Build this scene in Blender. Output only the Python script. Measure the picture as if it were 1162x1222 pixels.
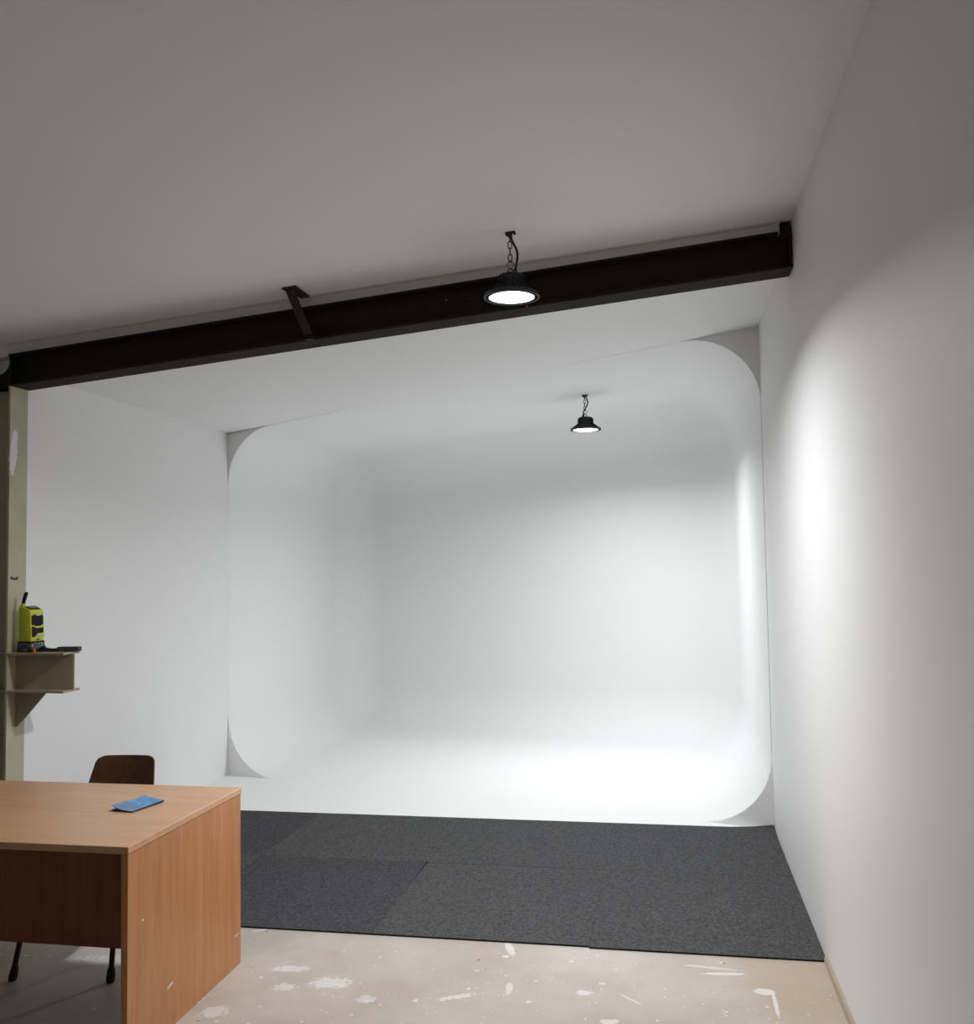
import bpy, bmesh, math, random
from mathutils import Vector, Matrix
random.seed(7)
PI = math.pi
for o in list(bpy.data.objects): bpy.data.objects.remove(o)
scene = bpy.context.scene
COL = scene.collection

# ---------------------------------------------------------------- camera
F_PX, YAW, PITCH, ROLL, CAM_H = 1147.6, 0.18375, 0.05536, -0.01496, 1.6862
cam_d = bpy.data.cameras.new('camera'); cam = bpy.data.objects.new('camera', cam_d); COL.objects.link(cam)
cam_d.sensor_fit = 'HORIZONTAL'; cam_d.sensor_width = 36.0; cam_d.lens = 36.0 * F_PX / 1162.0
cam_d.clip_start = 0.05; cam_d.clip_end = 100
fw = Vector((-math.sin(YAW)*math.cos(PITCH), math.cos(YAW)*math.cos(PITCH), math.sin(PITCH)))
r0 = Vector((math.cos(YAW), math.sin(YAW), 0)); u0 = r0.cross(fw)
rt = math.cos(ROLL)*r0 + math.sin(ROLL)*u0; up = rt.cross(fw)
cam.matrix_world = Matrix(((rt.x, up.x, -fw.x, 0), (rt.y, up.y, -fw.y, 0), (rt.z, up.z, -fw.z, CAM_H), (0, 0, 0, 1)))
scene.camera = cam

# ---------------------------------------------------------------- world and exposure
world = bpy.data.worlds.new('world'); scene.world = world; world.use_nodes = True
world.node_tree.nodes['Background'].inputs[0].default_value = (0, 0, 0, 1)
world.node_tree.nodes['Background'].inputs[1].default_value = 0.0
vs = scene.view_settings
vs.view_transform = 'Standard'; vs.look = 'None'; vs.gamma = 1.0; vs.use_curve_mapping = False
vs.exposure = -0.2
LAMP_POWER = 62.0          # watts of light from each LED lens
LAMP_SPREAD = math.radians(159)
LENS_GLOW = 12.0
LAMP_COLOR = (0.97, 0.985, 1.0)

# ---------------------------------------------------------------- room dimensions (metres)
W = 0.623            # right wall
XL = -3.58           # left wall of the bay
YB0, YB1, YB2 = 4.335, 5.400, 6.372     # carpet front, seam, back
def ceil_front(x): return 3.307 + 0.078 * (x - W)
def ceil_bay(x): return 3.21 + 0.093 * (x - W)
def y_cove(x): return 6.377 + 0.2587 * (W - x)
R_COVE = 0.46
DEPTH = 2.56 + R_COVE
X_OUT, Y_BACK = -5.4, -2.4
BEAM_A = Vector((-3.600, 4.7557, 2.7264)); BEAM_B = Vector((W - 0.004, 4.660, 3.070))   # bottom front edge
BEAM_H, BEAM_W = 0.182, 0.156

# ---------------------------------------------------------------- material helpers
MATS = {}
def S(c):       # sRGB 0-255 to linear
    return tuple(((v/255)/12.92 if v/255 <= 0.04045 else ((v/255+0.055)/1.055)**2.4) for v in c)
class NT:
    def __init__(s, name):
        s.m = bpy.data.materials.new(name); s.m.use_nodes = True; s.t = s.m.node_tree
        s.b = s.t.nodes['Principled BSDF']; s.co = s.n('ShaderNodeTexCoord').outputs['Object']
        MATS[name] = s.m
    def n(s, kind, **kw):
        x = s.t.nodes.new(kind)
        for k, v in kw.items():
            if isinstance(v, bpy.types.NodeSocket): s.t.links.new(v, x.inputs[k.replace('_', ' ')] if not k.startswith('i') or not k[1:].isdigit() else x.inputs[int(k[1:])])
            elif k.startswith('i') and k[1:].isdigit(): x.inputs[int(k[1:])].default_value = v
            elif k.replace('_', ' ') in x.inputs: x.inputs[k.replace('_', ' ')].default_value = v
            else: setattr(x, k, v)
        return x
    def math(s, op, a, b=0.0, clamp=False):
        return s.n('ShaderNodeMath', operation=op, use_clamp=clamp, i0=a, i1=b).outputs[0]
    def scale(s, vec, loc=(0, 0, 0)):
        return s.n('ShaderNodeMapping', i0=s.co, Scale=vec, Location=loc).outputs[0]
    def noise(s, scale, detail=3.0, rough=0.55, co=None):
        return s.n('ShaderNodeTexNoise', Vector=co or s.co, Scale=scale, Detail=detail, Roughness=rough).outputs[0]
    def ramp(s, fac, lo, hi):
        return s.n('ShaderNodeMapRange', i0=fac, i1=lo, i2=hi, i3=0.0, i4=1.0).outputs[0]
    def mix(s, fac, a, b):
        x = s.n('ShaderNodeMix', data_type='RGBA')
        for i, v in ((0, fac), (6, a), (7, b)):
            if isinstance(v, bpy.types.NodeSocket): s.t.links.new(v, x.inputs[i])
            else: x.inputs[i].default_value = v if i == 0 else (*v[:3], 1)
        return x.outputs[2]
    def blob(s, c, r, ang=0.0, wob=0.35, wscale=30.0, plane='XY', soft=0.15):
        """mask of an ellipse with an uneven rim, centre c and radii r in the plane's coordinates"""
        sep = s.n('ShaderNodeSeparateXYZ', i0=s.co)
        a, b = sep.outputs['XYZ'.index(plane[0])], sep.outputs['XYZ'.index(plane[1])]
        a = s.math('SUBTRACT', a, c[0]); b = s.math('SUBTRACT', b, c[1])
        ca, sa = math.cos(ang), math.sin(ang)
        p = s.math('ADD', s.math('MULTIPLY', a, ca/r[0]), s.math('MULTIPLY', b, sa/r[0]))
        q = s.math('ADD', s.math('MULTIPLY', a, -sa/r[1]), s.math('MULTIPLY', b, ca/r[1]))
        d = s.math('ADD', s.math('MULTIPLY', p, p), s.math('MULTIPLY', q, q))
        w = s.math('MULTIPLY', s.math('SUBTRACT', s.noise(wscale), 0.5), wob*6)
        return s.ramp(s.math('ADD', d, w), 1.0 + soft, 1.0 - soft)
    def bump(s, h, strength=0.2, dist=0.002):
        s.t.links.new(s.n('ShaderNodeBump', Strength=strength, Distance=dist, Height=h).outputs[0], s.b.inputs['Normal'])
    def done(s, color, rough=0.5, metal=0.0, spec=None):
        for k, v in (('Base Color', color), ('Roughness', rough), ('Metallic', metal)):
            if isinstance(v, bpy.types.NodeSocket): s.t.links.new(v, s.b.inputs[k])
            else: s.b.inputs[k].default_value = (*v[:3], 1) if k == 'Base Color' else v
        if spec is not None: s.b.inputs['Specular IOR Level'].default_value = spec
        return s.m
def simple(name, c, rough=0.5, metal=0.0, var=0.12, scale=25.0, bump=0.0, spec=None):
    m = NT(name); lin = S(c)
    col = m.mix(m.noise(scale), tuple(v*(1-var) for v in lin), tuple(v*(1+var) for v in lin))
    if bump: m.bump(m.noise(scale*8), bump)
    return m.done(col, rough, metal, spec)

def wall_paint(name, c, rough=0.6):
    m = NT(name)
    col = m.mix(m.noise(1.3, 2), tuple(v*0.975 for v in c), c)
    m.bump(m.noise(160, 2), 0.06, 0.001)
    return m.done(col, rough)
wall_paint('wall_white', (0.89, 0.89, 0.885), 0.55)
wall_paint('ceiling_white', (0.90, 0.885, 0.87), 0.8)
wall_paint('cove_white', (0.905, 0.91, 0.905), 0.75)
wall_paint('cove_grey', (0.89, 0.895, 0.89), 0.7)

def concrete():
    m = NT('concrete')
    c = m.mix(m.ramp(m.noise(1.6, 4), 0.35, 0.65), S((170, 159, 148)), S((190, 181, 172)))
    c = m.mix(m.math('MULTIPLY', m.ramp(m.noise(9, 5), 0.5, 0.75), 0.35), c, S((168, 152, 137)))
    c = m.mix(m.math('MULTIPLY', m.blob((0.50, 4.1), (0.22, 0.55), 0.2, 0.5, 4, soft=0.8), 0.45), c, S((176, 150, 120)))
    # sprayed droplets of white paint, two sizes
    for sc, lim, seed in ((16, 0.20, 0), (42, 0.22, 3), (7, 0.13, 9), (24, 0.18, 14)):
        v = m.n('ShaderNodeTexVoronoi', Vector=m.scale((1, 1, 0.001), (seed, seed*2, 0)), Scale=sc, Randomness=1.0)
        sepc = m.n('ShaderNodeSeparateColor', i0=v.outputs['Color'])
        rad = m.math('MULTIPLY', m.math('POWER', sepc.outputs[0], 3.0), lim)
        d = m.math('ADD', v.outputs['Distance'], m.math('MULTIPLY', m.math('SUBTRACT', m.noise(90), 0.5), 0.12))
        mask = m.math('MULTIPLY', m.math('LESS_THAN', d, rad), m.ramp(m.noise(2.1, 2, co=m.scale((1, 1, 1), (seed, 0, 0))), 0.40, 0.52))
        c = m.mix(m.math('MULTIPLY', mask, 0.65), c, (0.76, 0.75, 0.73))
    # larger smears of paint
    for (x, y), r, a, wob, k in (((-1.60, 3.93), (0.075, 0.030), 0.1, 0.35, .75), ((-1.385, 3.82), (0.085, 0.045), 0.1, 0.5, .8),
            ((-1.56, 3.755), (0.045, 0.03), 0.3, 0.5, .7), ((-1.74, 3.515), (0.05, 0.045), 0.6, 0.45, .6), ((-0.72, 4.27), (0.018, 0.075), 0.35, 0.15, .85),
            ((0.335, 4.0), (0.040, 0.028), 0.0, 0.05, 1), ((0.366, 3.90), (0.008, 0.11), 0.0, 0.06, 1), ((0.19, 4.145), (0.085, 0.014), 0.12, 0.15, .95),
            ((0.13, 4.20), (0.11, 0.010), -0.1, 0.5, .7), ((-0.36, 3.885), (0.035, 0.02), 0, 0.2, .8), ((-0.18, 3.855), (0.06, 0.006), -0.75, 0.1, .7),
            ((-0.66, 3.88), (0.014, 0.05), 0.1, 0.3, .7), ((-0.85, 3.775), (0.07, 0.018), 0.5, 0.6, .7), ((-1.91, 4.315), (0.04, 0.012), 0.6, 0.2, .7),
            ((-1.2, 3.70), (0.035, 0.03), 0.5, 0.5, .6), ((-0.25, 3.66), (0.035, 0.02), 0.2, 0.3, .8), ((-2.35, 3.92), (0.20, 0.05), 0.1, 0.5, .5)):
        c = m.mix(m.math('MULTIPLY', m.blob((x, y), r, a, wob*1.5+0.12, 46, soft=0.35), k*0.8), c, (0.74, 0.73, 0.71))
    # dark grit
    v = m.n('ShaderNodeTexVoronoi', Vector=m.scale((1, 1, 0.001), (5, 1, 0)), Scale=5.5)
    c = m.mix(m.math('MULTIPLY', m.math('LESS_THAN', v.outputs['Distance'], 0.035), 0.75), c, S((70, 62, 55)))
    m.bump(m.noise(40, 5), 0.15, 0.003)
    return m.done(c, 0.55)
concrete()

def wood(name, grain, light, dark, rough=0.38, spots=()):
    m = NT(name)
    st = {'X': (1.1, 14, 14), 'Y': (14, 1.1, 14), 'Z': (14, 14, 1.1)}[grain]
    fine = tuple(v*6 if v > 2 else v*2 for v in st)
    a = m.noise(1.6, 4, 0.6, m.scale(st)); b = m.noise(1.5, 3, 0.6, m.scale(fine))
    f = m.math('ADD', m.math('MULTIPLY', m.ramp(a, 0.3, 0.7), 0.6), m.math('MULTIPLY', m.ramp(b, 0.35, 0.7), 0.4))
    c = m.mix(f, light, dark)
    for cc, r, ang, pl, col in spots: c = m.mix(m.blob(cc, r, ang, 0.08, 200, pl), c, col)
    return m.done(c, rough)
BEECH_L, BEECH_D = S((202, 142, 92)), S((172, 110, 62))
wood('beech_top', 'X', S((216, 172, 134)), S((196, 146, 106)), 0.33)
wood('beech_panel', 'Z', BEECH_L, BEECH_D, 0.42, [((3.36, 0.155), (0.022, 0.004), 0.25, 'YZ', (0.85, 0.8, 0.7)), ((3.17, 0.46), (0.004, 0.004), 0, 'YZ', (0.85, 0.8, 0.7)), ((3.92, 0.13), (0.02, 0.003), 0.1, 'YZ', (0.8, 0.7, 0.6))])
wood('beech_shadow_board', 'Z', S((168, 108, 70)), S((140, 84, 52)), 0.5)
wood('dark_plywood', 'Z', S((88, 54, 28)), S((56, 32, 16)), 0.4)
simple('plywood_edge', (122, 92, 60), 0.5)

def carpet(name, c):
    m = NT(name)
    f = m.noise(80, 5, 0.9); g = m.noise(45, 3, 0.7, m.scale((1, 3.0, 1)))
    v = m.math('ADD', m.math('MULTIPLY', m.ramp(f, 0.36, 0.66), 0.75), m.math('MULTIPLY', m.ramp(g, 0.3, 0.7), 0.25))
    col = m.mix(v, tuple(x*0.12 for x in c), tuple(x*2.1 for x in c))
    m.bump(f, 0.9, 0.006)
    return m.done(col, 0.95, spec=0.1)
carpet('carpet_charcoal', S((80, 80, 81)))
carpet('carpet_charcoal_dark', S((73, 72, 75)))
simple('carpet_edge', (18, 17, 17), 0.9)

def steel(name, c, rough, spots=(), fleck=True, plane='XZ', spec=None):
    m = NT(name); lin = S(c)
    col = m.mix(m.noise(6, 4), tuple(v*0.75 for v in lin), tuple(v*1.25 for v in lin))
    if fleck:
        v = m.n('ShaderNodeTexVoronoi', Vector=m.co, Scale=17.0)
        sepc = m.n('ShaderNodeSeparateColor', i0=v.outputs['Color'])
        mask = m.math('LESS_THAN', m.math('ADD', v.outputs['Distance'], m.math('MULTIPLY', m.noise(80), 0.08)), m.math('MULTIPLY', m.math('POWER', sepc.outputs[1], 4.0), 0.20))
        col = m.mix(m.math('MULTIPLY', mask, 0.7), col, (0.45, 0.44, 0.42))
    for cc, r, a, k in spots: col = m.mix(m.blob(cc, r, a, 0.25, 40, plane), col, k)
    return m.done(col, rough, spec=spec)
steel('beam_black', (28, 26, 23), 0.6, spec=0.2)
steel('beam_flange', (46, 42, 35), 0.85, spec=0.15)
steel('brace_steel', (34, 32, 28), 0.5)
steel('column_cream', (186, 177, 150), 0.5, [((-0.045, 2.36), (0.030, 0.13), -0.1, (0.78, 0.77, 0.74)), ((-0.025, 1.655), (0.034, 0.013), 0, (0.03, 0.028, 0.025)), ((-0.025, 1.663), (0.02, 0.007), 0, (0.4, 0.38, 0.32)),
      ((-0.06, 2.13), (0.008, 0.03), 0, (0.5, 0.5, 0.46)), ((0.03, 2.48), (0.012, 0.03), 0.6, (0.45, 0.42, 0.34))], False, 'YZ')
steel('column_web', (172, 162, 136), 0.5, fleck=False)
steel('bracket_olive', (170, 158, 132), 0.55, fleck=False)
simple('lamp_black', (30, 30, 32), 0.42, 0.3)
simple('lamp_rim_grey', (58, 58, 64), 0.4, 0.4)
simple('chain_steel', (60, 58, 56), 0.4, 0.8)
simple('cable_black', (20, 20, 20), 0.5)
simple('rubber_black', (14, 14, 14), 0.7)
simple('tube_black', (20, 18, 18), 0.4, 0.2)
simple('radio_lime', (198, 208, 44), 0.45)
simple('radio_black', (20, 19, 18), 0.6, spec=0.2)
simple('radio_screen', (92, 96, 78), 0.25)
simple('badge_silver', (188, 190, 180), 0.4)
simple('orange_plastic', (206, 104, 44), 0.5)
simple('tool_black', (30, 28, 28), 0.55)
simple('joint_line', (70, 44, 28), 0.7)
simple('filler_tan', (174, 158, 138), 0.8)
simple('caulk_white', (226, 222, 216), 0.6)
m = NT('camo_grey'); m.done(m.mix(m.ramp(m.noise(70, 4, 0.7), 0.56, 0.62), S((44, 43, 46)), S((150, 148, 150))), 0.5)
m = NT('tool_grit'); m.done(m.mix(m.ramp(m.noise(160, 4, 0.7), 0.45, 0.65), S((40, 38, 38)), S((120, 116, 114))), 0.8)
m = NT('blue_cloth'); bl = m.mix(m.ramp(m.noise(28, 3), 0.4, 0.65), S((84, 140, 196)), S((112, 164, 208)))
bl = m.mix(m.math('MULTIPLY', m.blob((0.0, -0.055), (0.05, 0.05), 0, 0.3, 25, soft=0.6), 0.65), bl, S((112, 122, 138)))
bl = m.mix(m.math('MULTIPLY', m.blob((0.0, 0.005), (0.012, 0.010), 0, 0.25, 120), 0.6), bl, S((150, 190, 225)))
m.done(bl, 0.7)
simple('blue_cloth_edge', (22, 34, 62), 0.8)
m = NT('led_lens'); m.b.inputs['Emission Color'].default_value = (*LAMP_COLOR, 1); m.b.inputs['Emission Strength'].default_value = LENS_GLOW
m.done((0.9, 0.9, 0.9), 0.4)

# ---------------------------------------------------------------- mesh helpers
def add_box(bm, lo, hi, bevel=0.0, M=None, seg=1):
    n0 = len(bm.verts)
    vs_ = [bm.verts.new((x, y, z)) for x in (lo[0], hi[0]) for y in (lo[1], hi[1]) for z in (lo[2], hi[2])]
    fs = [bm.faces.new([vs_[i] for i in f]) for f in ((0, 1, 3, 2), (4, 6, 7, 5), (0, 4, 5, 1), (2, 3, 7, 6), (0, 2, 6, 4), (1, 5, 7, 3))]
    geom = vs_
    if bevel:
        es = list({e for f in fs for e in f.edges})
        res = bmesh.ops.bevel(bm, geom=es, offset=bevel, segments=seg, profile=0.5, affect='EDGES')
        bm.verts.ensure_lookup_table(); geom = list({v for v in bm.verts if v.is_valid and v.index == -1} | set(res['verts']))
    if M is not None:
        for v in (bm.verts[n0:] if not bevel else geom): v.co = M @ v.co
def add_prism(bm, pts, axis, a, b):
    """extrude the polygon pts (two coordinates) along axis from a to b"""
    def P(p, t): return {'X': (t, p[0], p[1]), 'Y': (p[0], t, p[1]), 'Z': (p[0], p[1], t)}[axis]
    A = [bm.verts.new(P(p, a)) for p in pts]; B = [bm.verts.new(P(p, b)) for p in pts]
    bm.faces.new(A); bm.faces.new(B[::-1]); n = len(pts)
    for i in range(n): bm.faces.new((A[i], B[i], B[(i+1) % n], A[(i+1) % n]))
def add_hex(bm, P):
    """eight corners: bottom four in order, then top four"""
    v = [bm.verts.new(p) for p in P]
    for f in ((3, 2, 1, 0), (4, 5, 6, 7), (0, 1, 5, 4), (1, 2, 6, 5), (2, 3, 7, 6), (3, 0, 4, 7)): bm.faces.new([v[i] for i in f])
def add_lathe(bm, prof, n=40, c=(0, 0, 0)):
    rings = []
    for r, z in prof:
        if r < 1e-5: rings.append([bm.verts.new((c[0], c[1], c[2]+z))])
        else: rings.append([bm.verts.new((c[0]+r*math.cos(2*PI*i/n), c[1]+r*math.sin(2*PI*i/n), c[2]+z)) for i in range(n)])
    for A, B in zip(rings, rings[1:]):
        for i in range(n):
            j = (i+1) % n
            if len(A) == 1 and len(B) == 1: continue
            if len(A) == 1: bm.faces.new((A[0], B[i], B[j]))
            elif len(B) == 1: bm.faces.new((A[i], B[0], A[j]))
            else: bm.faces.new((A[i], B[i], B[j], A[j]))
def add_tube(bm, path, r, n=8, closed=False):
    P = [Vector(p) for p in path]; rings = []; N = len(P); ref = None
    rr = r if isinstance(r, (list, tuple)) else [r]*N
    for i, p in enumerate(P):
        t = (P[(i+1) % N] - P[i-1]) if closed else (P[min(i+1, N-1)] - P[max(i-1, 0)])
        t.normalize()
        if ref is None: ref = Vector((0, 0, 1)) if abs(t.z) < 0.9 else Vector((1, 0, 0))
        a = (ref - t*ref.dot(t)).normalized(); b = t.cross(a); ref = a
        rings.append([bm.verts.new(p + rr[i]*(a*math.cos(2*PI*k/n) + b*math.sin(2*PI*k/n))) for k in range(n)])
    for i in range(N if closed else N-1):
        A, B = rings[i], rings[(i+1) % N]
        for k in range(n): bm.faces.new((A[k], A[(k+1) % n], B[(k+1) % n], B[k]))
    if not closed: bm.faces.new(rings[0][::-1]); bm.faces.new(rings[-1])
def smooth_path(pts, k=6):
    P = [Vector(p) for p in pts]; out = []
    for i in range(len(P)-1):
        p0, p1, p2, p3 = P[max(i-1, 0)], P[i], P[i+1], P[min(i+2, len(P)-1)]
        for j in range(k):
            t = j/k
            out.append(0.5*((2*p1) + (p2-p0)*t + (2*p0-5*p1+4*p2-p3)*t*t + (3*p1-p0-3*p2+p3)*t**3))
    return out + [P[-1]]
def obj(name, bm, mat, parent=None, smooth=False, mats=None):
    bmesh.ops.recalc_face_normals(bm, faces=bm.faces)
    me = bpy.data.meshes.new(name); bm.to_mesh(me); bm.free()
    for mm in (mats or [mat]): me.materials.append(MATS[mm])
    if smooth:
        for p in me.polygons: p.use_smooth = True
        me.set_sharp_from_angle(angle=math.radians(35))
    o = bpy.data.objects.new(name, me); COL.objects.link(o); o.parent = parent
    return o
def box(name, lo, hi, mat, parent=None, bevel=0.0, M=None):
    bm = bmesh.new(); add_box(bm, lo, hi, bevel)
    if M is not None: bm.transform(M)
    return obj(name, bm, mat, parent)
def thing(name, label, cat, loc=(0, 0, 0), rz=0.0, group=None):
    o = bpy.data.objects.new(name, None); COL.objects.link(o); o.empty_display_size = 0.1
    o.location = loc; o.rotation_euler = (0, 0, rz); o['label'] = label; o['category'] = cat
    if group: o['group'] = group
    return o
def tag(o, label, cat, group=None):
    o['label'] = label; o['category'] = cat
    if group: o['group'] = group
    return o
def struct(o, label=None, cat=None):
    o['kind'] = 'structure'
    if label: o['label'] = label; o['category'] = cat
    return o

# ---------------------------------------------------------------- room shell
T = 0.12
bm = bmesh.new(); add_prism(bm, [(X_OUT, Y_BACK), (W, Y_BACK), (W, y_cove(W)-0.003), (XL-T, y_cove(XL-T)-0.003), (XL-T, 5.04), (X_OUT, 5.04)], 'Z', -T, 0.0)
floor = struct(obj('floor', bm, 'concrete'), 'beige concrete floor spattered with white paint', 'floor')
bm = bmesh.new(); add_prism(bm, [(XL, YB2+0.002), (W, YB2+0.002), (W, y_cove(W)), (XL, y_cove(XL))], 'Z', 0.0002, 0.006)
struct(obj('floor_bay', bm, 'cove_white'), 'white painted strip of floor between carpet and cove', 'floor')
struct(box('wall_right', (W, Y_BACK, 0), (W+T, y_cove(W)+0.02, 3.45), 'wall_white'), 'smooth white wall beside the carpet', 'wall')
bm = bmesh.new(); add_prism(bm, [(XL-T, 4.90), (XL-0.001, 4.90), (XL-0.001, y_cove(XL)+0.02), (XL-T, y_cove(XL)+0.02)], 'Z', 0, 3.0)
struct(obj('wall_left', bm, 'wall_white'), 'white bay wall behind the cream steel column', 'wall')
struct(box('wall_partition', (X_OUT, 4.92, 0), (XL-T, 5.04, 3.2), 'wall_white'), 'white partition wall behind the steel column', 'wall')
struct(box('wall_outer', (X_OUT-T, Y_BACK, 0), (X_OUT, 5.04, 3.2), 'wall_white'), 'white far side wall of the workshop', 'wall')
struct(box('wall_rear', (X_OUT, Y_BACK-T, 0), (W, Y_BACK, 3.45), 'wall_white'), 'white wall behind the desk and workshop', 'wall')
YS = 4.725
def slab(name, x0, x1, yl0, yl1, yr0, yr1, fz, mat, th=0.12):
    bm = bmesh.new()
    add_hex(bm, [(x0, yl0, fz(x0)), (x1, yr0, fz(x1)), (x1, yr1, fz(x1)), (x0, yl1, fz(x0)),
                 (x0, yl0, fz(x0)+th), (x1, yr0, fz(x1)+th), (x1, yr1, fz(x1)+th), (x0, yl1, fz(x0)+th)])
    return obj(name, bm, mat)
struct(slab('ceiling', X_OUT, W, Y_BACK, 5.04, Y_BACK, YS, ceil_front, 'ceiling_white'), 'sloping off-white ceiling above the desk', 'ceiling')
struct(slab('ceiling_bay', XL-T, W, 4.855, y_cove(XL)+0.02, 4.83, y_cove(W)+0.02, ceil_bay, 'wall_white'), 'sloping white ceiling behind the black beam', 'ceiling')
# fascia packer between beam and ceiling, with a caulk bead
def beam_pt(x): return BEAM_A.lerp(BEAM_B, (x-BEAM_A.x)/(BEAM_B.x-BEAM_A.x))
bm = bmesh.new(); P = []
for x in (-3.72, W-0.055):
    b = beam_pt(x); P.append((x, b.y+0.035, b.z+BEAM_H-0.002, ceil_front(x)+0.01))
(xa, ya, za, ha), (xb, yb, zb, hb) = P
add_hex(bm, [(xa, ya, za), (xb, yb, zb), (xb, yb+0.09, zb), (xa, ya+0.09, za), (xa, ya, ha), (xb, yb, hb), (xb, yb+0.09, hb), (xa, ya+0.09, ha)])
struct(obj('trim_1', bm, 'ceiling_white'), 'white fascia strip between black beam and ceiling', 'trim')
bm = bmesh.new(); add_tube(bm, [(xa, ya-0.003, ceil_front(xa)-0.002), (xb, yb-0.003, ceil_front(xb)-0.002)], 0.007, 6)
struct(obj('trim_2', bm, 'caulk_white'), 'thin white caulk bead along the ceiling seam above beam', 'trim')
bm = bmesh.new(); add_prism(bm, [(W, 0.0), (W-0.016, 0.0), (W-0.010, 0.022), (W, 0.030)], 'Y', Y_BACK, YB0)
struct(obj('baseboard_right', bm, 'filler_tan'), 'narrow tan filler strip at the foot of the white wall', 'baseboard')

# ---------------------------------------------------------------- cove: rounded tub with filleted back
def quad_inset(d):
    """cross-section of the bay (x, z) moved inwards by d"""
    sl = 0.093; k = math.sqrt(1+sl*sl)
    def top(x): return ceil_bay(x) - d*k
    return [(W-d, d), (XL+d, d), (XL+d, top(XL+d)), (W-d, top(W-d))]      # BR, BL, TL, TR
corner_c = quad_inset(R_COVE)
th0 = math.atan(0.093)
ang = [(-PI/2, 0), (PI, 1.5*PI), (PI/2+th0, PI), (0, PI/2+th0)]        # start, end of each corner arc
NA, NF = 14, 14
def section(d):
    pts = []
    for (cx, cz), (a0, a1) in ((corner_c[0], (0, -PI/2)), (corner_c[1], (1.5*PI, PI)), (corner_c[2], (PI, PI/2+th0)), (corner_c[3], (PI/2+th0, 0))):
        for i in range(NA+1):
            a = a0 + (a1-a0)*i/NA; r = max(R_COVE-d, 0.0)
            pts.append((cx + r*math.cos(a), cz + r*math.sin(a)))
    return pts
bm = bmesh.new(); rings = []
stations = [(0.0, 0.0), (1.0, 0.0), (DEPTH-R_COVE, 0.0)] + [(DEPTH-R_COVE+R_COVE*math.sin(f), R_COVE*(1-math.cos(f))) for f in [PI/2*i/NF for i in range(1, NF)]]
for dep, d in stations:
    rings.append([bm.verts.new((x, y_cove(x)+dep, z)) for x, z in section(d)])
for A, B in zip(rings, rings[1:]):
    n = len(A)
    for i in range(n): bm.faces.new((A[i], A[(i+1) % n], B[(i+1) % n], B[i]))
last = [bm.verts.new((x, y_cove(x)+DEPTH, z)) for x, z in corner_c]
for q in range(4):
    base = q*(NA+1)
    for i in range(NA): bm.faces.new((rings[-1][base+i], rings[-1][base+i+1], last[q]))
    nx = (q+1) % 4
    bm.faces.new((rings[-1][base+NA], rings[-1][nx*(NA+1)], last[nx], last[q]))
bm.faces.new(last)
wall_back = struct(obj('wall_back', bm, 'cove_white', smooth=True), 'white photo cove with rounded edges and pale grey back', 'wall')
# grey spandrels that close the rounded opening into the square bay
sq = quad_inset(0.0); sec = section(0.0)
for q in range(4):
    arc = sec[q*(NA+1):(q+1)*(NA+1)]
    poly = [sq[q]] + arc
    bm = bmesh.new()
    Fv = [bm.verts.new((x, y_cove(x)-0.002, z)) for x, z in poly]; Bv = [bm.verts.new((x, y_cove(x)+0.012, z)) for x, z in poly]
    n = len(poly)
    for i in range(1, n-1): bm.faces.new((Fv[0], Fv[i], Fv[i+1])); bm.faces.new((Bv[0], Bv[i+1], Bv[i]))
    for i in range(n): bm.faces.new((Fv[i], Bv[i], Bv[(i+1) % n], Fv[(i+1) % n]))
    struct(obj('trim_%d' % (q+3), bm, 'cove_grey'), ['grey curved corner piece at carpet end of the white wall', 'grey curved corner piece low on the bay wall behind desk',
        'grey curved corner piece under ceiling at low side of bay', 'grey curved corner piece under ceiling beside the white wall'][q], 'trim')

# ---------------------------------------------------------------- carpet tiles
carp = thing('carpet', 'charcoal carpet tiles laid in two rows before the white cove', 'carpet', (W, YB0, 0))
def tile(x0, x1, y0, y1, mat, lift=None, skew=0.0):
    """grid of quads so a corner can curl"""
    bm = bmesh.new(); n = 8; h = 0.008
    def top(i, j):
        x = x0 + (x1-x0)*i/n; y = y0 + (y1-y0)*j/n + skew*(i/n)
        z = h
        if lift:
            d = math.hypot(x-lift[0], y-lift[1]); z += lift[2]*max(0, 1-d/lift[3])**2
        return (x-W, y-YB0, z)
    Tp = [[bm.verts.new(top(i, j)) for j in range(n+1)] for i in range(n+1)]
    for i in range(n):
        for j in range(n): bm.faces.new((Tp[i][j], Tp[i+1][j], Tp[i+1][j+1], Tp[i][j+1]))
    rim = [Tp[i][0] for i in range(n)] + [Tp[n][j] for j in range(n)] + [Tp[i][n] for i in range(n, 0, -1)] + [Tp[0][j] for j in range(n, 0, -1)]
    low = [bm.verts.new((v.co.x, v.co.y, max(0.0005, v.co.z-h))) for v in rim]
    for k in range(len(rim)):
        f = bm.faces.new((rim[k], low[k], low[(k+1) % len(rim)], rim[(k+1) % len(rim)])); f.material_index = 1
    bm.faces.new(low[::-1]).material_index = 1
    return obj('carpet_tile', bm, mat, carp, mats=[mat, 'carpet_edge'])
g = 0.0005
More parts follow.
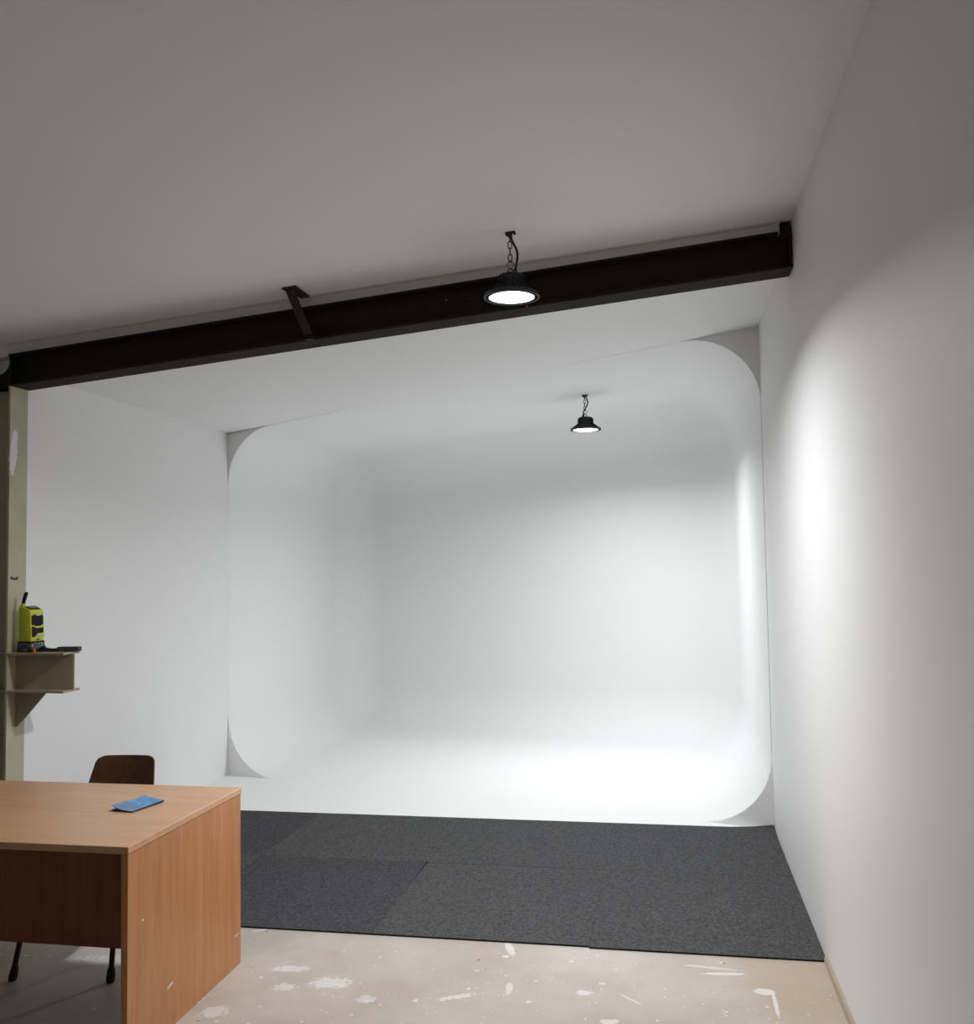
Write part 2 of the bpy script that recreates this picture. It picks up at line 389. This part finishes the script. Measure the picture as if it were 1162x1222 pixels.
for k in range(5):
    xa, xb = max(W-1-k, XL+0.004), W-k
    if xb - xa < 0.05: continue
    r_edge = 0.004 if k == 0 else g
    front_mat = 'carpet_charcoal_dark' if k == 2 else 'carpet_charcoal'
    back_mat = 'carpet_charcoal_dark' if k == 3 else 'carpet_charcoal'
    lift = (xb, YB1, 0.012, 0.35) if k == 2 else None
    tile(xa+g, xb-r_edge, YB0 + (-0.012 if k == 0 else 0.0), YB1-g, front_mat, lift)
    tile(xa+g, xb-r_edge, YB1+g+(0.002 if k == 1 else 0), YB2-g, back_mat, (W, YB2, 0.022, 0.30) if k == 0 else None)

# ---------------------------------------------------------------- steel beam
beam = thing('steel_beam', 'black painted steel beam sloping across under the ceiling', 'beam', tuple(BEAM_A))
def beam_piece(name, y0, y1, z0, z1, mat, xa=BEAM_A.x-0.0, xb=BEAM_B.x, parent=None):
    bm = bmesh.new(); c = []
    for z in (z0, z1):
        for x, y in ((xa, y0), (xb, y0), (xb, y1), (xa, y1)):
            b = beam_pt(x) - BEAM_A; c.append((b.x, b.y+y, b.z+z))
    add_hex(bm, c)
    return obj(name, bm, mat, parent or beam)
TF = 0.012
beam_piece('bottom_flange', 0, BEAM_W, 0, TF, 'beam_flange', BEAM_A.x-0.5)
beam_piece('top_flange', 0, BEAM_W, BEAM_H-TF, BEAM_H, 'beam_black', xb=BEAM_B.x-0.06)
beam_piece('web', BEAM_W/2-0.030, BEAM_W/2+0.004, TF, BEAM_H-TF, 'beam_black')
for x in (BEAM_A.x+0.004, W-0.02): beam_piece('stiffener', 0.004, BEAM_W-0.004, TF, BEAM_H-TF, 'beam_black', x, x+0.010)
beam_piece('end_cleat', 0.02, 0.10, BEAM_H-TF-0.02, BEAM_H+0.03, 'beam_black', W-0.05, W-0.004)
# haunch beyond the column, with a concave top edge
hp = [(-0.50, TF), (0.004, TF), (0.004, BEAM_H-0.006)] + [(-0.022-0.075*(1-math.cos(a)), BEAM_H-0.006-0.090*math.sin(a)) for a in [PI/2*i/8 for i in range(9)]] + [(-0.50, BEAM_H-0.10)]
bm = bmesh.new(); add_prism(bm, [(x, z+0.0838*x) for x, z in hp], 'Y', 0.05, 0.075); obj('haunch_plate', bm, 'beam_black', beam)
for dx in (0.06, 0.09):
    for dz in (0.05, 0.13):
        bm = bmesh.new(); add_lathe(bm, [(0, 0), (0.010, 0), (0.010, 0.007), (0, 0.007)], 6)
        bm.transform(Matrix.Translation((dx, 0.050, dz)) @ Matrix.Rotation(PI/2, 4, 'X')); obj('bolt', bm, 'beam_black', beam)

# ---------------------------------------------------------------- strap brace between ceiling and beam
br = thing('beam_brace', 'short dark steel strap bracing the black beam to the ceiling', 'brace', (-1.84, 4.64, 2.88))
B0 = Vector((-1.84, 4.64, 2.88))
def sp(v): return Vector(v) - B0
bm = bmesh.new()
tp, bt = Vector((-1.852, 4.562, ceil_front(-1.85)-0.012)), Vector((-1.803, 4.697, 2.895))
ax = Vector((1, 0.0, 0.078)).normalized(); dirn = (bt-tp).normalized(); nn = dirn.cross(ax).normalized()
wv, tv = ax*0.023, nn*0.004
add_hex(bm, [sp(bt-wv-tv), sp(bt+wv-tv), sp(bt+wv+tv), sp(bt-wv+tv), sp(tp-wv-tv), sp(tp+wv-tv), sp(tp+wv+tv), sp(tp-wv+tv)])
obj('strap', bm, 'brace_steel', br)
bm = bmesh.new()
cz = [ceil_front(x) for x in (-1.888, -1.812)]
pts = [(-1.888, 4.545), (-1.812, 4.545), (-1.812, 4.738), (-1.858, 4.738)]
add_hex(bm, [sp((x, y, ceil_front(x)-0.010)) for x, y in pts] + [sp((x, y, ceil_front(x))) for x, y in pts]); obj('ceiling_cleat', bm, 'brace_steel', br)
bm = bmesh.new(); q = tp.lerp(bt, 0.14); add_tube(bm, [sp(q - nn*0.014 + ax*0.008), sp(q + nn*0.012 + ax*0.008)], 0.006, 6); obj('bolt', bm, 'chain_steel', br)
bm = bmesh.new(); add_box(bm, sp((-1.822, 4.69, 2.874)), sp((-1.780, 4.745, 2.93))); obj('lower_cleat', bm, 'beam_black', br)
bm = bmesh.new(); add_box(bm, sp((-1.776, 4.695, 2.884)), sp((-1.768, 4.745, 2.935))); obj('lower_cleat', bm, 'beam_black', br)

# ---------------------------------------------------------------- steel column with bracket
CY0, CY1 = 4.752, 4.902
cb = Vector((XL, 4.83, 0))
colm = thing('steel_column', 'cream painted steel column with a stub bracket beside the desk', 'column', tuple(cb))
def cpart(name, lo, hi, mat, bevel=0.0): 
    bm = bmesh.new(); add_box(bm, Vector(lo)-cb, Vector(hi)-cb, bevel); return obj(name, bm, mat, colm)
def beam_under(x): return beam_pt(x).z - 0.001
bm = bmesh.new()
for (x0, x1, nm) in ((XL-0.012, XL, 'flange'), (XL-0.215, XL-0.203, 'flange')):
    bm = bmesh.new(); z0, z1 = beam_under(x0), beam_under(x1)
    add_hex(bm, [tuple(Vector(p)-cb) for p in ((x0, CY0, 0.0), (x1, CY0, 0.0), (x1, CY1, 0.0), (x0, CY1, 0.0), (x0, CY0, z0), (x1, CY0, z1), (x1, CY1, z1), (x0, CY1, z0))])
    obj(nm, bm, 'column_cream', colm)
cpart('web', (XL-0.203, 4.822, 0.0), (XL-0.012, 4.832, beam_under(XL-0.2)), 'column_web')
for z in (1.235, 1.030, 0.775): cpart('stiffener', (XL-0.203, CY0+0.006, z), (XL-0.012, 4.822, z+0.010), 'bracket_olive')
XE = -3.236
cpart('bracket_flange', (XL+0.0005, CY0-0.002, 1.232), (XE, CY1, 1.244), 'bracket_olive', 0.0015)
cpart('bracket_flange', (XL+0.0005, CY0-0.002, 1.026), (XE, CY1, 1.038), 'bracket_olive', 0.0015)
cpart('bracket_web', (XL+0.0005, 4.823, 1.038), (-3.222+0.0, 4.833, 1.232), 'bracket_olive')
bm = bmesh.new(); add_prism(bm, [(0.0005, 0.83), (0.0005, 1.026), (0.195, 1.026), (0.012, 0.83)], 'Y', -0.006, 0.006); obj('gusset', bm, 'bracket_olive', colm)
cpart('base_plate', (XL-0.25, 4.73, 0.0), (XL+0.03, 4.90, 0.015), 'column_cream')

# ---------------------------------------------------------------- high-bay lamps
def make_lamp(x, y, hook_z, rim_z, label, cable_side, spin, power=1.0):
    t = thing('pendant_lamp', label, 'lamp', (x, y, hook_z), 0.0, 'black high-bay lamps hanging on chains')
    z0 = rim_z - hook_z; R = 0.127
    H = [(0.0, 0.105), (0.045, 0.105), (0.056, 0.100), (0.061, 0.090), (0.061, 0.052), (0.066, 0.044), (0.084, 0.030), (0.104, 0.016), (0.108, 0.006), (0.108, -0.004), (0.104, -0.004), (0.1035, 0.004), (0.0, 0.004)]
    bm = bmesh.new(); add_lathe(bm, H, 48, (0, 0, z0)); hs = obj('housing', bm, 'lamp_black', t, True)
    bm = bmesh.new()
    for i in range(24):     # cooling fins
        a = 2*PI*i/24 + spin; M = Matrix.Translation((0, 0, z0)) @ Matrix.Rotation(a, 4, 'Z')
        pts = [(0.058, 0.095), (0.064, 0.092), (0.066, 0.054), (0.074, 0.046), (0.106, 0.022), (0.110, 0.008), (0.100, 0.008), (0.060, 0.040)]
        b2 = bmesh.new(); add_prism(b2, pts, 'Y', -0.0015, 0.0015); b2.transform(M)
        me = bpy.data.meshes.new('tmp'); b2.to_mesh(me); b2.free(); bm.from_mesh(me); bpy.data.meshes.remove(me)
    obj('cooling_fins', bm, 'lamp_black', hs)
    bm = bmesh.new(); add_lathe(bm, [(0.119, 0.012), (0.125, 0.012), (R+0.001, 0.004), (R, -0.004), (0.122, -0.004), (0.119, 0.004), (0.119, 0.012)], 48, (0, 0, z0))
    for i in range(20):     # spokes of the open rim
        a = 2*PI*i/20 + spin; b2 = bmesh.new(); add_box(b2, (0.102, -0.003, 0.002), (0.121, 0.003, 0.010)); b2.transform(Matrix.Translation((0, 0, z0)) @ Matrix.Rotation(a, 4, 'Z'))
        me = bpy.data.meshes.new('tmp'); b2.to_mesh(me); b2.free(); bm.from_mesh(me); bpy.data.meshes.remove(me)
    rim = obj('rim', bm, 'lamp_rim_grey', t, True)
    bm = bmesh.new(); add_lathe(bm, [(0.102, 0.0035), (0.101, -0.001), (0.085, -0.005), (0.05, -0.008), (0.0, -0.009)], 40, (0, 0, z0)); ln = obj('lens', bm, 'led_lens', t, True); ln['label'] = 'glowing white lens'
    la = bpy.data.lights.new('led_light', 'AREA'); la.shape = 'DISK'; la.size = 0.20; la.energy = LAMP_POWER*power; la.color = LAMP_COLOR; la.spread = LAMP_SPREAD
    lo = bpy.data.objects.new('led_light', la); COL.objects.link(lo); lo.parent = t; lo.location = (0, 0, z0-0.0105)
    zt = z0 + 0.105
    bm = bmesh.new(); add_lathe(bm, [(0, 0), (0.012, 0), (0.012, 0.010), (0.009, 0.014), (0.009, 0.022), (0, 0.022)], 12, (0.018*cable_side, 0.0, zt-0.001)); obj('cable_gland', bm, 'cable_black', t, True)
    bm = bmesh.new(); add_tube(bm, [(-0.004 + 0.013*math.cos(a), 0, zt+0.012+0.014*math.sin(a)) for a in [2*PI*i/16 for i in range(16)]], 0.003, 6, True); obj('eye_bolt', bm, 'chain_steel', t, True)
    # ring like a carabiner, then chain links up to the hook
    zc0 = zt + 0.022; L = 0.036; ztop = -0.014
    dia = [(-0.004, 0, zc0), (-0.022, 0, zc0+0.022), (-0.004, 0, zc0+0.044), (0.014, 0, zc0+0.022)]
    bm = bmesh.new(); add_tube(bm, dia, 0.0028, 6, True); obj('shackle', bm, 'chain_steel', t, True)
    z = zc0 + 0.038; n = max(2, round((ztop - z)/(L-0.006))); st = (ztop - z)/n; Lk = st + 0.006
    for i in range(n):
        b2 = bmesh.new(); w = 0.0085; pth = []
        for a in [PI*k/6 for k in range(7)]: pth.append((w*math.cos(a), 0, Lk/2-w+w*math.sin(a)))
        for a in [PI+PI*k/6 for k in range(7)]: pth.append((w*math.cos(a), 0, -Lk/2+w+w*math.sin(a)))
        add_tube(b2, pth, 0.0024, 6, True)
        b2.transform(Matrix.Translation((-0.004, 0, z+st*(i+0.5))) @ Matrix.Rotation(0.25 + (PI/2 if i % 2 else 0), 4, 'Z')); obj('chain_link', b2, 'chain_steel', t, True)
    # ceiling hook: plate, knob and pin
    sl = -math.atan(0.08)
    bm = bmesh.new(); add_box(bm, (-0.022, -0.012, -0.006), (0.022, 0.012, 0.0), 0.002); bm.transform(Matrix.Rotation(sl, 4, 'Y')); hk = obj('ceiling_hook', bm, 'cable_black', t)
    bm = bmesh.new(); add_lathe(bm, [(0, -0.016), (0.009, -0.014), (0.013, -0.006), (0.013, 0.0), (0, 0.0)], 14, (-0.012, 0, -0.004)); obj('knob', bm, 'cable_black', hk, True)
    bm = bmesh.new(); add_lathe(bm, [(0, -0.012), (0.006, -0.010), (0.007, -0.003), (0, 0.0)], 12, (0.018, 0, -0.003)); obj('pin', bm, 'cable_black', hk, True)
    bm = bmesh.new(); add_tube(bm, [(-0.004+0.010*math.cos(a), 0, -0.014+0.010*math.sin(a)) for a in [2*PI*i/14 for i in range(14)]], 0.0025, 6, True); obj('hook_ring', bm, 'chain_steel', hk, True)
    gx = 0.018*cable_side; D = zt + 0.018
    if cable_side > 0: pth = [(0.0, -0.004, -0.008), (0.008, -0.006, D*0.25), (0.028, -0.008, D*0.50), (0.030, -0.006, D*0.70), (gx+0.004, -0.002, D*0.92), (gx, 0, D-0.006)]
    else: pth = [(0.0, -0.004, -0.008), (0.014, -0.006, D*0.2), (0.022, -0.006, D*0.38), (0.010, -0.008, D*0.60), (-0.012, -0.004, D*0.82), (gx, 0, D-0.006)]
    bm = bmesh.new(); add_tube(bm, smooth_path(pth, 6), 0.0054, 8); obj('cable', bm, 'cable_black', t, True)
    return t
make_lamp(-0.665, 4.273, ceil_front(-0.665), 2.905, 'black high-bay lamp hung on a chain in front of the beam', 1, 0.05)
make_lamp(-0.636, 7.97, ceil_bay(-0.636), 2.800, 'black high-bay lamp hung on a chain inside the white cove', -1, 0.12, 0.70)

# ---------------------------------------------------------------- desk
XD, YD0, YD1, ZD = -1.838, 3.068, 3.965, 0.740
DW = 1.60
desk = thing('desk', 'beech laminate desk with panel sides and a modesty board', 'desk', (XD-DW/2, (YD0+YD1)/2, 0))
db = Vector((XD-DW/2, (YD0+YD1)/2, 0))
def dpart(name, lo, hi, mat, bevel=0.0, parent=None):
    o = box(name, lo, hi, mat, parent or desk, bevel)      # keep world-space object coordinates for the grain
    o.matrix_parent_inverse = Matrix.Translation(-db) if not parent else Matrix.Identity(4)
    return o
dpart('desk_top', (XD-DW, YD0, ZD-0.025), (XD, YD1, ZD), 'beech_top', 0.0015)
dpart('side_panel', (XD-0.027, YD0+0.003, 0.0), (XD-0.002, YD1-0.006, ZD-0.0262), 'beech_panel', 0.001)
dpart('side_panel', (XD-DW+0.002, YD0+0.003, 0.0), (XD-DW+0.027, YD1-0.006, ZD-0.0262), 'beech_panel', 0.001)
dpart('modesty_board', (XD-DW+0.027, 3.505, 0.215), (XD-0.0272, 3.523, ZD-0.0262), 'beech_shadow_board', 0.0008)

# ---------------------------------------------------------------- chair
ch_loc = Vector((-2.496, 3.671, 0)); ch_rz = math.atan2(0.046, 0.416)
chair = thing('chair', 'dark brown bent plywood chair with black tube legs behind the desk', 'chair', tuple(ch_loc), ch_rz)
def shell(name, fx, z0, z1, mat, th):
    pass
bm = bmesh.new()                                     # backrest: curved plywood with rounded top corners
nu, nv = 16, 36; grid = {}
for side in (0, 1):
    for j in range(nv+1):
        v = j/nv; z = 0.50 + 0.303*v
        half = 0.188 - 0.048*v
        zz = (z-0.745)/0.058
        rc = 0.030
        if z > 0.803-rc: half -= rc*(1-math.sqrt(max(0, 1-((z-(0.803-rc))/rc)**2)))
        if z < 0.50+rc: half -= rc*(1-math.sqrt(max(0, 1-(((0.50+rc)-z)/rc)**2)))
        for i in range(nu+1):
            s = -1+2*i/nu; x = s*half
            y = 0.492 + 0.10*v + 0.012*v*v - 0.035*(x/0.18)**2 + (0.010 if side else 0)
            grid[side, i, j] = bm.verts.new((x, y, z))
for j in range(nv):
    for i in range(nu):
        for side in (0, 1): bm.faces.new([grid[side, i, j], grid[side, i+1, j], grid[side, i+1, j+1], grid[side, i, j+1]])
bord = [(i, 0) for i in range(nu)] + [(nu, j) for j in range(nv)] + [(i, nv) for i in range(nu, 0, -1)] + [(0, j) for j in range(nv, 0, -1)]
for k in range(len(bord)):
    a, b = bord[k], bord[(k+1) % len(bord)]
    f = bm.faces.new((grid[0, a[0], a[1]], grid[0, b[0], b[1]], grid[1, b[0], b[1]], grid[1, a[0], a[1]])); f.material_index = 1
bmesh.ops.remove_doubles(bm, verts=bm.verts, dist=0.0004)
obj('backrest', bm, 'dark_plywood', chair, True, ['dark_plywood', 'plywood_edge'])
bm = bmesh.new(); add_box(bm, (-0.19, 0.06, 0.436), (0.19, 0.45, 0.448), 0.0)
bmesh.ops.bevel(bm, geom=[e for e in bm.edges if abs(e.verts[0].co.z-e.verts[1].co.z) > 0.005], offset=0.05, segments=6, profile=0.5, affect='EDGES')
obj('seat', bm, 'dark_plywood', chair, True)
for s in (-1, 1):
    bm = bmesh.new(); add_tube(bm, [(s*0.209, 0.0, 0.02), (s*0.185, 0.125, 0.425)], 0.0115, 10); lg = obj('leg', bm, 'tube_black', chair, True)
    bm = bmesh.new(); add_lathe(bm, [(0, 0), (0.014, 0.001), (0.0175, 0.006), (0.018, 0.022), (0.015, 0.050), (0.0125, 0.054), (0, 0.054)], 14)
    M = Matrix.Shear('XY', 4, (-s*0.059, 0.309)); bm.transform(Matrix.Translation((s*0.2096, -0.003, 0)) @ M); obj('rubber_foot', bm, 'rubber_black', lg, True)
    bm = bmesh.new(); add_tube(bm, smooth_path([(s*0.205, 0.56, 0.02), (s*0.18, 0.44, 0.40), (s*0.172, 0.455, 0.47), (s*0.150, 0.485, 0.53), (s*0.135, 0.533, 0.68)], 6), 0.0115, 10); lg = obj('leg', bm, 'tube_black', chair, True)
    bm = bmesh.new(); add_lathe(bm, [(0, 0), (0.014, 0.001), (0.0175, 0.006), (0.018, 0.022), (0.015, 0.050), (0.0125, 0.054), (0, 0.054)], 14)
    M = Matrix.Shear('XY', 4, (-s*0.066, -0.316)); bm.transform(Matrix.Translation((s*0.2064, 0.566, 0)) @ M); obj('rubber_foot', bm, 'rubber_black', lg, True)
    bm = bmesh.new(); add_tube(bm, [(s*0.185, 0.125, 0.424), (s*0.18, 0.44, 0.424)], 0.010, 8); obj('seat_rail', bm, 'tube_black', chair, True)
bm = bmesh.new(); add_tube(bm, [(-0.185, 0.15, 0.424), (0.185, 0.15, 0.424)], 0.009, 8); obj('cross_bar', bm, 'tube_black', chair, True)

# ---------------------------------------------------------------- blue folded cloth on the desk
A_, B_, C_, D_ = Vector((-2.177, 3.513)), Vector((-2.079, 3.5)), Vector((-2.043, 3.679)), Vector((-2.173, 3.749))
cen = (A_+B_+C_+D_)/4
cl_z = math.atan2((C_-B_).y, (C_-B_).x) - PI/2
cloth = thing('folded_cloth', 'blue folded cloth lying on the beech desk top', 'cloth', (cen.x, cen.y, ZD), cl_z)
Ri = Matrix.Rotation(-cl_z, 2)
loc = [Ri @ (p-cen) for p in (A_, B_, C_, D_)]
def cloth_sheet(name, z_off, th, mat, curl, fold_edge):
    bm = bmesh.new(); n = 14; g2 = {}
    for s_ in (0, 1):
        for i in range(n+1):
            for j in range(n+1):
                u, v = i/n, j/n
                p = loc[0]*(1-u)*(1-v) + loc[1]*u*(1-v) + loc[2]*u*v + loc[3]*(1-u)*v
                z = z_off + curl*max(0, 1-u*1.6)**2*max(0, 1-v*1.5) + 0.0012*math.sin(5*u+3*v) + s_*th
                g2[s_, i, j] = bm.verts.new((p.x, p.y, z))
    for i in range(n):
        for j in range(n):
            bm.faces.new([g2[1, i, j], g2[1, i+1, j], g2[1, i+1, j+1], g2[1, i, j+1]]); bm.faces.new([g2[0, i, j], g2[0, i, j+1], g2[0, i+1, j+1], g2[0, i+1, j]]).material_index = 1
    bo = [(i, 0) for i in range(n)] + [(n, j) for j in range(n)] + [(i, n) for i in range(n, 0, -1)] + [(0, j) for j in range(n, 0, -1)]
    for k in range(len(bo)):
        a, b = bo[k], bo[(k+1) % len(bo)]
        bm.faces.new((g2[0, a[0], a[1]], g2[0, b[0], b[1]], g2[1, b[0], b[1]], g2[1, a[0], a[1]])).material_index = 1
    return obj(name, bm, mat, cloth, True, [mat, 'blue_cloth_edge'])
cloth_sheet('lower_layer', 0.0016, 0.0020, 'blue_cloth', 0.0, 0)
cloth_sheet('upper_layer', 0.0046, 0.0022, 'blue_cloth', 0.018, 1)

# ---------------------------------------------------------------- site radio on the bracket
ZS = 1.2442
rad = thing('radio', 'lime green and black site radio with a stub aerial on the column bracket', 'radio', (-3.492, 4.828, ZS), -0.10)
def rbox(name, lo, hi, mat, bevel=0.0, parent=None, M=None):
    return box(name, lo, hi, mat, parent or rad, bevel, M)
bm = bmesh.new(); add_prism(bm, [(-0.040, 0.058), (0.044, 0.058), (0.046, 0.085), (0.041, 0.215), (0.034, 0.232), (-0.012, 0.252), (-0.036, 0.250), (-0.040, 0.235)], 'Y', -0.050, 0.050)
bmesh.ops.bevel(bm, geom=list(bm.edges), offset=0.004, segments=2, profile=0.5, affect='EDGES'); body = obj('body', bm, 'radio_lime', rad, True)
bm = bmesh.new(); add_prism(bm, [(-0.046, 0.004), (-0.040, 0.0), (0.044, 0.0), (0.050, 0.004), (0.048, 0.052), (-0.044, 0.052)], 'Y', -0.054, 0.054)
bmesh.ops.bevel(bm, geom=list(bm.edges), offset=0.003, segments=2, profile=0.5, affect='EDGES'); obj('battery_base', bm, 'camo_grey', rad, True)
rbox('base_band', (-0.0435, -0.0525, 0.050), (0.0475, 0.0525, 0.060), 'radio_black', 0.002)
def face_plate(name, poly, mat, x0, x1, parent=body):
    bm = bmesh.new(); n = len(poly)
    def px(z, x): return x + (0.046 - (z-0.085)*0.005/0.13)
    A = [bm.verts.new((px(z, x0), y, z)) for y, z in poly]; B = [bm.verts.new((px(z, x1), y, z)) for y, z in poly]
    bm.faces.new(A); bm.faces.new(B[::-1])
    for i in range(n): bm.faces.new((A[i], B[i], B[(i+1) % n], A[(i+1) % n]))
    return obj(name, bm, mat, parent)
face_plate('speaker_grille', [(-0.043, 0.150), (-0.025, 0.150), (-0.015, 0.143), (0.025, 0.143), (0.034, 0.150), (0.043, 0.152), (0.043, 0.195), (0.033, 0.206), (-0.030, 0.206), (-0.043, 0.200)], 'radio_black', -0.004, 0.003)
face_plate('control_panel', [(-0.043, 0.088), (-0.036, 0.082), (-0.022, 0.084), (-0.004, 0.102), (0.043, 0.104), (0.043, 0.134), (0.026, 0.132), (-0.012, 0.132), (-0.026, 0.140), (-0.043, 0.141)], 'radio_black', -0.004, 0.003)
face_plate('badge', [(-0.010, 0.200), (0.024, 0.200), (0.027, 0.212), (-0.012, 0.212)], 'badge_silver', -0.004, 0.0045)
face_plate('info_plate', [(-0.006, 0.086), (0.036, 0.086), (0.036, 0.098), (0.0, 0.098)], 'badge_silver', -0.004, 0.003)
face_plate('model_mark', [(-0.010, 0.066), (0.014, 0.067), (0.016, 0.072), (-0.006, 0.072)], 'radio_black', -0.004, 0.002)
Mt = Matrix.Translation((0.011, 0, 0.2435)) @ Matrix.Rotation(math.atan2(0.020, 0.046), 4, 'Y')
rbox('display', (-0.020, -0.040, -0.003), (0.020, 0.040, 0.0022), 'radio_black', 0.001, body, Mt)
rbox('screen', (-0.014, -0.026, -0.001), (0.012, 0.022, 0.0030), 'radio_screen', 0.0, body, Mt)
bm = bmesh.new(); add_lathe(bm, [(0, 0), (0.014, 0), (0.013, 0.016), (0.009, 0.022), (0, 0.022)], 14, (-0.026, -0.030, 0.246)); obj('aerial_socket', bm, 'radio_lime', body, True)
bm = bmesh.new(); add_tube(bm, [(-0.026, -0.030, 0.262), (-0.022, -0.029, 0.285), (-0.010, -0.026, 0.325), (-0.009, -0.026, 0.332)], [0.008, 0.010, 0.0105, 0.006], 10); obj('aerial', bm, 'radio_black', rad, True)

# tool lying beside the radio
tool = thing('hand_tool', 'black hand tool with a gritty grey head lying beside the radio', 'tool', (-3.358, 4.845, ZS), 0.10)
bm = bmesh.new(); add_box(bm, (0.025, -0.020, 0.001), (0.150, 0.020, 0.026), 0.003); 
obj('head', bm, 'tool_grit', tool)
bm = bmesh.new(); add_prism(bm, [(-0.085, 0.0), (0.024, 0.0), (0.024, 0.018), (-0.015, 0.016), (-0.045, 0.020), (-0.075, 0.024), (-0.085, 0.016)], 'Y', -0.014, 0.014); obj('grip', bm, 'tool_black', tool)
bm = bmesh.new(); add_lathe(bm, [(0, 0), (0.011, 0), (0.012, 0.003), (0.011, 0.010), (0, 0.010)], 14, (-0.06, 0, 0.021)); obj('dial', bm, 'tool_black', tool, True)
bm = bmesh.new(); add_lathe(bm, [(0, 0), (0.008, 0), (0.0085, 0.002), (0.0085, 0.022), (0.006, 0.025), (0, 0.025)], 14); cap = obj('plastic_cap', bm, 'orange_plastic', None, True)
cap.location = (-3.425, 4.765, ZS); tag(cap, 'small orange plastic cap standing by the radio', 'cap')
